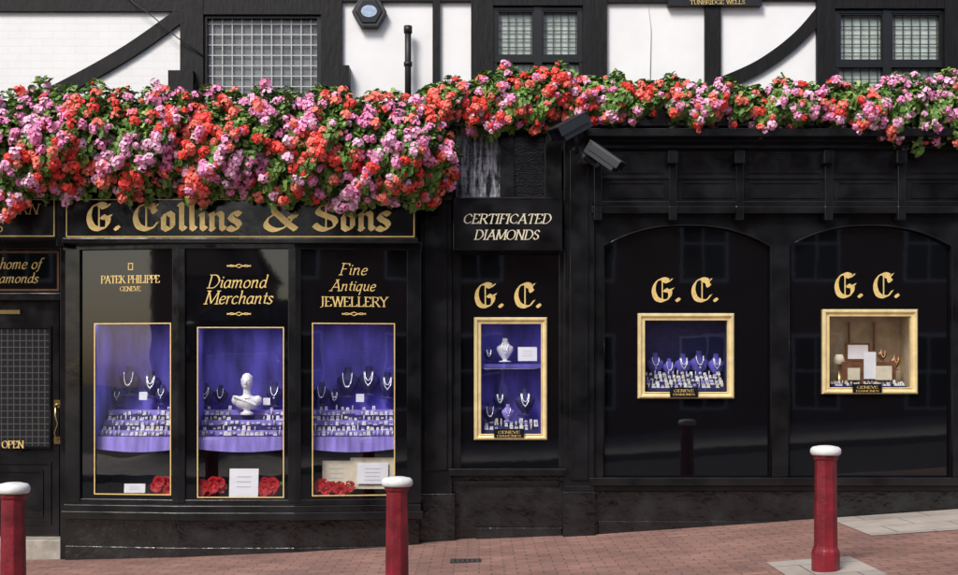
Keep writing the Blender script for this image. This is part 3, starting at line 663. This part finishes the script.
# ---- door bay (left)
mb=MB()
mb.pbox(F0,-210,120,64,249,-.03,.1,'black'); mb.pbox(F0,60,246,72,560,-.03,.3,'black'); mb.pbox(F0,-210,246,-48,560,-.03,.25,'black')
mb.pbox(F0,-48,293,60,300,-.03,.14,'black'); mb.pbox(F0,-48,297,-43,545,-.03,.1,'black')
mb.pbox(F0,-210,519,-50,526,-.03,.3,'black'); mb.make('door_surround',B,bevel=.005)
mb=MB(); mb.pbox(F0,-48,249,60,293,-.03,.06,'gloss'); rect_line(mb,F0,-46,251,59,291,.075,.02,'bronze',.02)
text(mb,F0,'The home of',-26,44,258,269,.066,nib=.14,ang=25,shear=.25); text(mb,F0,'Diamonds',-14,41,273,283,.066,nib=.14,ang=25,shear=.25); mb.make('transom_light',B)
mb=MB(); mb.pbox(F0,-43,300,59,536,-.03,.03,'black'); rect_line(mb,F0,-35,326,51,449,.05,.02,'black',.03)
mb.pbox(F0,-33,328,49,447,.0,.033,'oglass')
for i in range(13): mb.pbox(F0,-30+i*6.2,329,-29.2+i*6.2,446,.03,.037,'gbar')
for i in range(18): mb.pbox(F0,-33,334+i*6.4,49,334.8+i*6.4,.03,.036,'gbar')
rect_line(mb,F0,-35,462,51,525,.045,.02,'black',.02); rect_line(mb,F0,-27,470,43,517,.042,.02,'black',.02)
text(mb,F0,'OPEN',2,24,441,448,.06,nib=.16)
mb.pbox(F0,-20,310,20,314,.03,.05,'brass')
mb.make('door',B)
mb=MB(); c=[F0.p(57,404,.04),F0.p(56,406,.1),F0.p(55,415,.13),F0.p(58,424,.11),F0.p(55,433,.12),F0.p(56,439,.09),F0.p(57,441,.04)]; mb.tube([Vector(q) for q in c],.011,'brass',8); mb.pbox(F0,54,400,60,408,.02,.05,'brass'); mb.pbox(F0,54,437,60,444,.02,.05,'brass'); mb.make('door_handle',B)
mb=MB(); u0=F0.at(-48,540,.3)[0]; u1=F0.at(64,540,.3)[0]; mb.box(F0,u0,u1,-.5,F0.at(20,537,.05)[1],-.03,.28,'step'); mb.make('door_step',B,bevel=.01)
mb=MB(); mb.box(F0,-9.2,9.2,-.6,4.6,-2.4,-.62,'dark'); mb.make('inner_walls',B)
mb=MB(); mb.pbox(F0,-470,120,-208,560,-.05,.06,'bbrick'); mb.make('side_wall',B)
# ---- small fixtures on the wall
S=empty('alarm_box'); mb=MB(); c=Fu.at(369,11,.1)
hexp=[(c[0]+.175*math.cos(math.radians(a)),c[1]+.175*math.sin(math.radians(a))) for a in (0,60,120,180,240,300)]
mb.prism(Fu,hexp,0,.09,'cctv'); mb.prism(Fu,[(c[0]+(u-c[0])*.78,c[1]+(z-c[1])*.78) for u,z in hexp],.08,.10,'wframe'); mb.make('case',S,bevel=.01)
mb=MB(); mb.prism(Fu,[(c[0]+.08*math.cos(a*math.pi/8),c[1]+.06*math.sin(a*math.pi/8)) for a in range(16)],.09,.105,'alarmblue'); mb.make('badge',S)
mb=MB(); p=[Fu.p(408,y,.12) for y in (28,60,112)]; mb.tube(p,.032,'cable',12); mb.tube([Fu.p(408,y,.12) for y in (26,33)],.042,'cable',12); mb.tube([Fu.p(408,y,.12) for y in (62,66)],.042,'cable',12); mb.make('drain_pipe')
mb=MB(); mb.tube([Fu.p(a,b,.06+.05*math.sin(math.pi*i/6)) for i,(a,b) in enumerate(((120,-10),(134,3),(150,14),(164,26),(178,38),(190,46),(203,56)))],.006,'cable',6)
mb.tube([Fu.p(648,5,.01),Fu.p(651,30,.01),Fu.p(650,90,.01)],.004,'wbar',6); mb.make('wall_cable')
def cctv(c,dirv,L,w,arm):
    S=empty('security_camera'); dirv=Vector(dirv).normalized(); c=Vector(c)
    side=dirv.cross(Vector((0,0,1))).normalized(); up=side.cross(dirv)
    R=Matrix((side,dirv,up)).transposed()
    def bx(x0,x1,y0,y1,z0,z1,m,mb):
        vs=[c+R@Vector(p) for p in ((x0,y0,z0),(x1,y0,z0),(x1,y1,z0),(x0,y1,z0),(x0,y0,z1),(x1,y0,z1),(x1,y1,z1),(x0,y1,z1))]
        mb.add(vs,[(3,2,1,0),(4,5,6,7),(0,1,5,4),(2,3,7,6),(1,2,6,5),(3,0,4,7)],m)
    mb=MB(); bx(-w/2,w/2,-L/2,L/2,-w*.42,w*.40,'cctv',mb); bx(-w*.58,w*.58,-L*.5,L*.62,w*.43,w*.52,'cctv',mb); bx(-w*.58,-w*.52,-L*.4,L*.6,-.1*w,w*.43,'cctv',mb); bx(w*.52,w*.58,-L*.4,L*.6,-.1*w,w*.43,'cctv',mb)
    mb.make('housing',S,bevel=.006)
    mb=MB(); bx(-w*.4,w*.4,L*.5,L*.505,-w*.34,w*.32,'lens',mb); mb.make('front_glass',S)
    mb=MB(); mb.tube([c-up*w*.4,c-up*w*.7+Vector((0,.02,0)),Vector(arm)],.022,'cctv',10); mb.lathe(arm,[(.06,0),(.06,.02)],'cctv',14,M4=Matrix.Rotation(math.radians(90),4,'X')); mb.make('bracket',S)
cctv(F0.p(572,128,.52),(-.75,-.45,-.48),.36,.17,F0.p(577,152,.12))
cctv(F0.p(603,157,.50),(.66,-.35,-.55),.36,.14,F0.p(585,158,.13))
# ------------------------------------------------------------------ bollards
def bollard(x,y,h):
    S=empty('bollard'); z=g(x)-.02; c=(x,y,z); mb=MB()
    prof=[(.105,0),(.105,.16*h),(.102,.18*h),(.092,.20*h),(.088,.22*h),(.082,.84*h),(.082,.885*h),(.094,.90*h),(.096,.925*h)]
    mb.lathe(c,prof,'red',8,smooth=False,phase=.5); o=mb.make('post',S,bevel=.006)
    mb=MB(); mb.lathe(c,[(.10,.926*h),(.110,.935*h),(.114,.955*h),(.110,.975*h),(.095,.99*h),(.05,1.0*h),(.01,1.003*h)],'bwhite',28); mb.make('cap',S)
bollard(2.6,-3.0,.96); bollard(-.587,-3.4,.93); bollard(-3.26,-3.6,1.02)
bollard(-6.3,-3.5,1.0); bollard(6.2,-3.2,1.0)
# ------------------------------------------------------------------ geraniums
def mass(name,topc,botc,x0,x1,yfun,N,NL,colfun,rad=.05,fl=15,dens=None):
    top=lambda p:np.interp(p,[a for a,_ in topc],[b for _,b in topc])+4*np.sin(p*.11)+3*np.sin(p*.23+1)
    bot=lambda p:np.interp(p,[a for a,_ in botc],[b for _,b in botc])+4*np.sin(p*.09+2)+3*np.sin(p*.31)
    E=empty(name)
    def samp(n,depth_lo,depth_hi,edge=0,thin=False):
        px=rng.uniform(x0,x1,n); t=rng.uniform(0-edge,1+edge,n)
        if thin:
            keep=np.clip(.78+.45*np.sin(px*.085+t*4)*np.sin(px*.037+t*7+1),.25,1)
            if dens is not None: keep=keep*dens(px)
            k=rng.random(n)<keep; px=px[k]; t=t[k]; n=len(px)
        py=top(px)+(bot(px)-top(px))*t
        tt=np.clip(t,0,1); bul=np.sin(np.pi*np.clip(tt*.9+.08,0,1))**.7
        y=yfun(px,bul)+rng.uniform(depth_lo,depth_hi,n)
        y+=.06*np.sin(px*.07+py*.05)+.05*np.sin(px*.19+py*.13)
        s=(D+y)/1200; X=(px-479)*s; Z=H+(380-py)*s
        phi=np.radians(75-110*tt); nr=np.stack([rng.normal(0,.35,n),-np.cos(phi),np.sin(phi)],1)+rng.normal(0,.25,(n,3))
        nr/=np.linalg.norm(nr,axis=1)[:,None]
        return np.stack([X,y,Z],1),nr,px,py,tt
    def basis(n):
        a=np.where(np.abs(n[:,2:3])<.9,np.array([[0,0,1.]]),np.array([[1.,0,0]])); b=np.cross(n,a); b/=np.linalg.norm(b,axis=1)[:,None]; return b,np.cross(n,b)
    c,n,px,py,tt=samp(N,-.09,.0,.06,True); N=len(px); R=rad*rng.uniform(.7,1.22,N); R*=np.where(rng.random(N)<.15,.55,1); b1,b2=basis(n); V=[];MI=[]
    mi=colfun(px,py)
    for k in range(fl):
        ph=k*2.39996+rng.uniform(-.3,.3,N); ct=1-(k+.5)/fl*.95; st=np.sqrt(1-ct*ct)
        dr=n*ct+(b1*np.cos(ph)[:,None]+b2*np.sin(ph)[:,None])*st
        fc=c+dr*(R*rng.uniform(.82,1.1,N))[:,None]; fn=dr+rng.normal(0,.25,(N,3)); fn/=np.linalg.norm(fn,axis=1)[:,None]
        e1,e2=basis(fn); a0=rng.uniform(0,6.28,N); Lp=R*.41*rng.uniform(.9,1.15,N)
        for j in range(5):
            a=a0+j*1.2566; ra=e1*np.cos(a)[:,None]+e2*np.sin(a)[:,None]; ta=-e1*np.sin(a)[:,None]+e2*np.cos(a)[:,None]
            L=Lp[:,None]
            V.append(np.stack([fc,fc+ra*L*.65+ta*L*.46+fn*L*.10,fc+ra*L+fn*L*.06,fc+ra*L*.65-ta*L*.46+fn*L*.10],1)); MI.append(mi)
    V=np.concatenate(V); MI=np.concatenate(MI); nf=len(V)
    me=bpy.data.meshes.new('blossoms'); me.from_pydata(V.reshape(-1,3).tolist(),[],np.arange(nf*4).reshape(-1,4).tolist())
    for m in ('f_red','f_coral','f_pink','f_lpink'): me.materials.append(M[m])
    me.polygons.foreach_set('material_index',MI.astype(np.int32)); me.update()
    o=bpy.data.objects.new('blossoms',me); scene.collection.objects.link(o); o.parent=E
    V=[];MI=[]; 
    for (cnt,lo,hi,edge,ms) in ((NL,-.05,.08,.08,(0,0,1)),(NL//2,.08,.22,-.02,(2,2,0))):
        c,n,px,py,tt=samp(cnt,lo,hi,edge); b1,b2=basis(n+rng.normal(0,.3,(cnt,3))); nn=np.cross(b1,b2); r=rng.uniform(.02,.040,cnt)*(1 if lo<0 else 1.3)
        pts=[]
        for j in range(7):
            a=2*math.pi*j/7+rng.uniform(-.2,.2,cnt); rr=(r*rng.uniform(.8,1.1,cnt))[:,None]
            if j==0: rr=rr*.35
            pts.append(c+(b1*np.cos(a)[:,None]+b2*np.sin(a)[:,None])*rr+nn*rr*.25*math.cos(2*math.pi*j/3.5))
        V.append(np.stack(pts,1)); MI.append(rng.choice(ms,cnt))
    V=np.concatenate(V);MI=np.concatenate(MI);nf=len(V)
    me=bpy.data.meshes.new('foliage'); me.from_pydata(V.reshape(-1,3).tolist(),[],np.arange(nf*7).reshape(-1,7).tolist())
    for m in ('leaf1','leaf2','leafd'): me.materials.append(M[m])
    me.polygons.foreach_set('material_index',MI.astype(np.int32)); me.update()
    o=bpy.data.objects.new('foliage',me); scene.collection.objects.link(o); o.parent=E
    return E
def colL(px,py):
    n=.9*np.sin(px*.05+py*.03)+.9*np.sin(px*.021-py*.08+1)+rng.normal(0,.9,len(px)); r=rng.random(len(px))
    return np.where(n>.1,np.where(r<.5,0,1),np.where(r<.6,2,3))
def colR(px,py):
    base=np.interp(px,[400,460,600,640,840,870,960,1200],[-.5,.5,.4,.1,.3,-.7,-1.0,-.5])
    n=base+.6*np.sin(px*.06)+rng.normal(0,.8,len(px)); r=rng.random(len(px))
    return np.where(n>0,np.where(r<.45,0,1),np.where(r<.55,2,3))
EL=mass('geranium_window_box',[(-330,90),(0,97),(50,90),(100,93),(200,97),(300,95),(350,98),(400,101),(430,118),(456,150)],
 [(-330,203),(0,205),(12,211),(30,196),(60,190),(170,192),(250,193),(300,197),(380,203),(400,198),(435,200),(456,182)],-330,456,
 lambda px,b:-.58*np.clip((470-px)/60,.35,1)-.36*b,1680,15000,colL,.048)
mb=MB(); mb.box(FL,-8.4,-.55,H+(380-185)/105,H+(380-122)/105,-.42,.22,'black'); mb.make('trough',EL)
ER=mass('geranium_window_box',[(405,95),(430,90),(470,78),(520,71),(570,73),(600,80),(700,84),(760,88),(800,84),(850,88),(900,80),(958,76),(1300,80)],
 [(405,118),(440,128),(500,130),(560,124),(620,120),(700,124),(780,130),(830,126),(880,136),(930,146),(958,138),(1300,138)],405,1300,
 lambda px,b:-.14-.26*b,1380,12500,colR,.042,dens=lambda p:np.interp(p,[400,600,640,840,870,1300],[.95,.95,.6,.65,1,1]))
mb=MB(); mb.box(F0,F0.at(445,120,.2)[0],8.4,F0.at(600,127,.2)[1],F0.at(600,104,.2)[1],.02,.27,'black'); mb.make('trough',ER)
# ------------------------------------------------------------------ opposite side (seen in the reflections)
T=empty('brick_terrace'); mb=MB(); Y=-19.0
Fo=Frame(0,Y,-1,0)
mb.box(Fo,-22,4.3,-1,7.4,-6,0,'obrick'); mb.box(Fo,10.0,14.0,-1,7.4,-6,0,'obrick'); mb.make('walls',T); mb=MB()
for i in range(-7,5):
    for z in (.9,4.2):
        u=i*2.9
        if 3.4<u<10.8: continue
        mb.box(Fo,u-.62,u+.62,z-.08,z+1.9,.0,.03,'white'); mb.box(Fo,u-.55,u+.55,z,z+1.82,.02,.04,'oglass'); mb.box(Fo,u-.02,u+.02,z,z+1.82,.03,.055,'white'); mb.box(Fo,u-.55,u+.55,z+.9,z+.95,.03,.052,'white')
mb.make('windows',T); mb=MB()
for a,b in ((-4.5,22.3),(-14.3,-9.8)):
    mb.add([(a,Y+.4,7.4),(b,Y+.4,7.4),(b,Y-3,9.8),(a,Y-3,9.8)],[(0,1,2,3)],'tile'); mb.add([(a,Y-6.4,7.4),(b,Y-6.4,7.4),(b,Y-3,9.8),(a,Y-3,9.8)],[(3,2,1,0)],'tile')
mb.make('roof',T)
TZ=2.0
mb=MB(); mb.box(F0,-9.95,-4.35,-.4,TZ,18.05,40,'asphalt'); mb.box(F0,-9.95,-4.35,-.4,TZ-.01,18.0,18.05,'obrick'); mb.make('raised_parking_terrace')
# far low brick house whose roofline closes part of the sky gap
S=empty('brick_house'); mb=MB(); mb.box(F0,-18,-11.2,-.5,7.0,50,56,'obrick'); mb.make('walls',S)
mb=MB(); mb.add([(-18.3,-49.7,6.9),(-10.9,-49.7,6.9),(-12.4,-53,9.6),(-17,-53,9.6)],[(3,2,1,0)],'tile'); mb.add([(-18.3,-56.3,6.9),(-10.9,-56.3,6.9),(-12.4,-53,9.6),(-17,-53,9.6)],[(0,1,2,3)],'tile'); mb.box(F0,-14.2,-13.5,8.6,10.9,52.6,53.4,'obrick'); mb.make('roof',S)
mb=MB()
for x in (-16.8,-14.8,-12.8):
    for z in (2.9,5.0): mb.box(F0,x-.45,x+.45,z,z+1.2,49.95,50.0,'oglass')
mb.make('windows',S)
# parked car on the raised parking terrace
S=empty('parked_car'); CX,CY,CZ=-6.3,-20.6,TZ; Fc=Frame(CX,CY+.9,-1,0)
body=[(-2.2,.38),(-1.95,.28),(1.95,.28),(2.2,.40),(2.22,.75),(2.1,.98),(1.2,1.08),(-2.1,1.12),(-2.22,.8)]
cab=[(-2.05,1.10),(-1.85,1.55),(-1.55,1.68),(.15,1.70),(.45,1.62),(1.22,1.07)]
def tr(P): return [(u,z+CZ) for u,z in P]
mb=MB(); mb.prism(Fc,tr(body),-1.8,0,'car'); mb.make('body',S,bevel=.07)
mb=MB(); mb.prism(Fc,tr(cab),-1.66,-.14,'car'); mb.make('cabin',S,bevel=.05)
mb=MB()
for d0,d1 in ((-.15,-.132),(-1.668,-1.65)):
    for P in ([(-1.88,1.15),(-1.7,1.5),(-1.0,1.58),(-1.0,1.15)],[(-.92,1.15),(-.92,1.58),(-.05,1.6),(-.05,1.15)],[(.03,1.15),(.03,1.6),(.4,1.53),(.98,1.12)]): mb.prism(Fc,tr(P),d0,d1,'curtaind')
mb.make('side_windows',S)
for u in (-1.4,1.38):
    for d in (.02,-1.58):
        c=Fc.w(u,CZ+.36,d); mb=MB(); R=Matrix.Rotation(math.radians(90),4,'X')
        mb.lathe(c,[(.3,0),(.36,.03),(.36,.2),(.3,.23)],'tyre',24,M4=R); mb.lathe(c,[(.22,-.012),(.24,.01),(.24,.22),(.2,.24)],'silver',10,M4=R,smooth=False); mb.lathe(c,[(.06,-.02),(.06,0)],'tyre',10,M4=R); mb.make('wheel',S)
mb=MB()
for s_,m_ in ((1,'white'),(-1,'red')): mb.box(Fc,s_*2.1,s_*2.235,CZ+.68,CZ+.86,-.35,-.02,m_); mb.box(Fc,s_*2.1,s_*2.235,CZ+.68,CZ+.86,-1.78,-1.45,m_)
mb.make('lamps',S)
# ------------------------------------------------------------------ light
sd=Vector((-.35,-.62,.72)).normalized()
sl=bpy.data.lights.new('sun','SUN'); sl.energy=2.9; sl.angle=math.radians(18); sl.color=(1,.97,.93)
so=bpy.data.objects.new('sun',sl); scene.collection.objects.link(so); so.rotation_euler=sd.to_track_quat('Z','Y').to_euler(); so.location=(-6,-10,14)
w=bpy.data.worlds.new('World'); scene.world=w; w.use_nodes=True; nt=w.node_tree
sky=nt.nodes.new('ShaderNodeTexSky'); sky.sky_type='NISHITA'; sky.sun_disc=False; sky.sun_elevation=math.asin(sd.z); sky.sun_rotation=math.atan2(sd.x,sd.y); sky.dust_density=3; sky.air_density=1
nt.links.new(sky.outputs[0],nt.nodes['Background'].inputs[0]); nt.nodes['Background'].inputs[1].default_value=.15
cam=bpy.data.cameras.new('camera'); co=bpy.data.objects.new('camera',cam); scene.collection.objects.link(co)
co.location=(0,-D,H); co.rotation_euler=(math.radians(90),0,0); cam.sensor_width=36; cam.lens=36*12/9.58; cam.shift_y=(380-287.5)/958; cam.clip_end=2000
scene.camera=co
scene.view_settings.view_transform='Standard'; scene.view_settings.look='None'; scene.view_settings.exposure=0
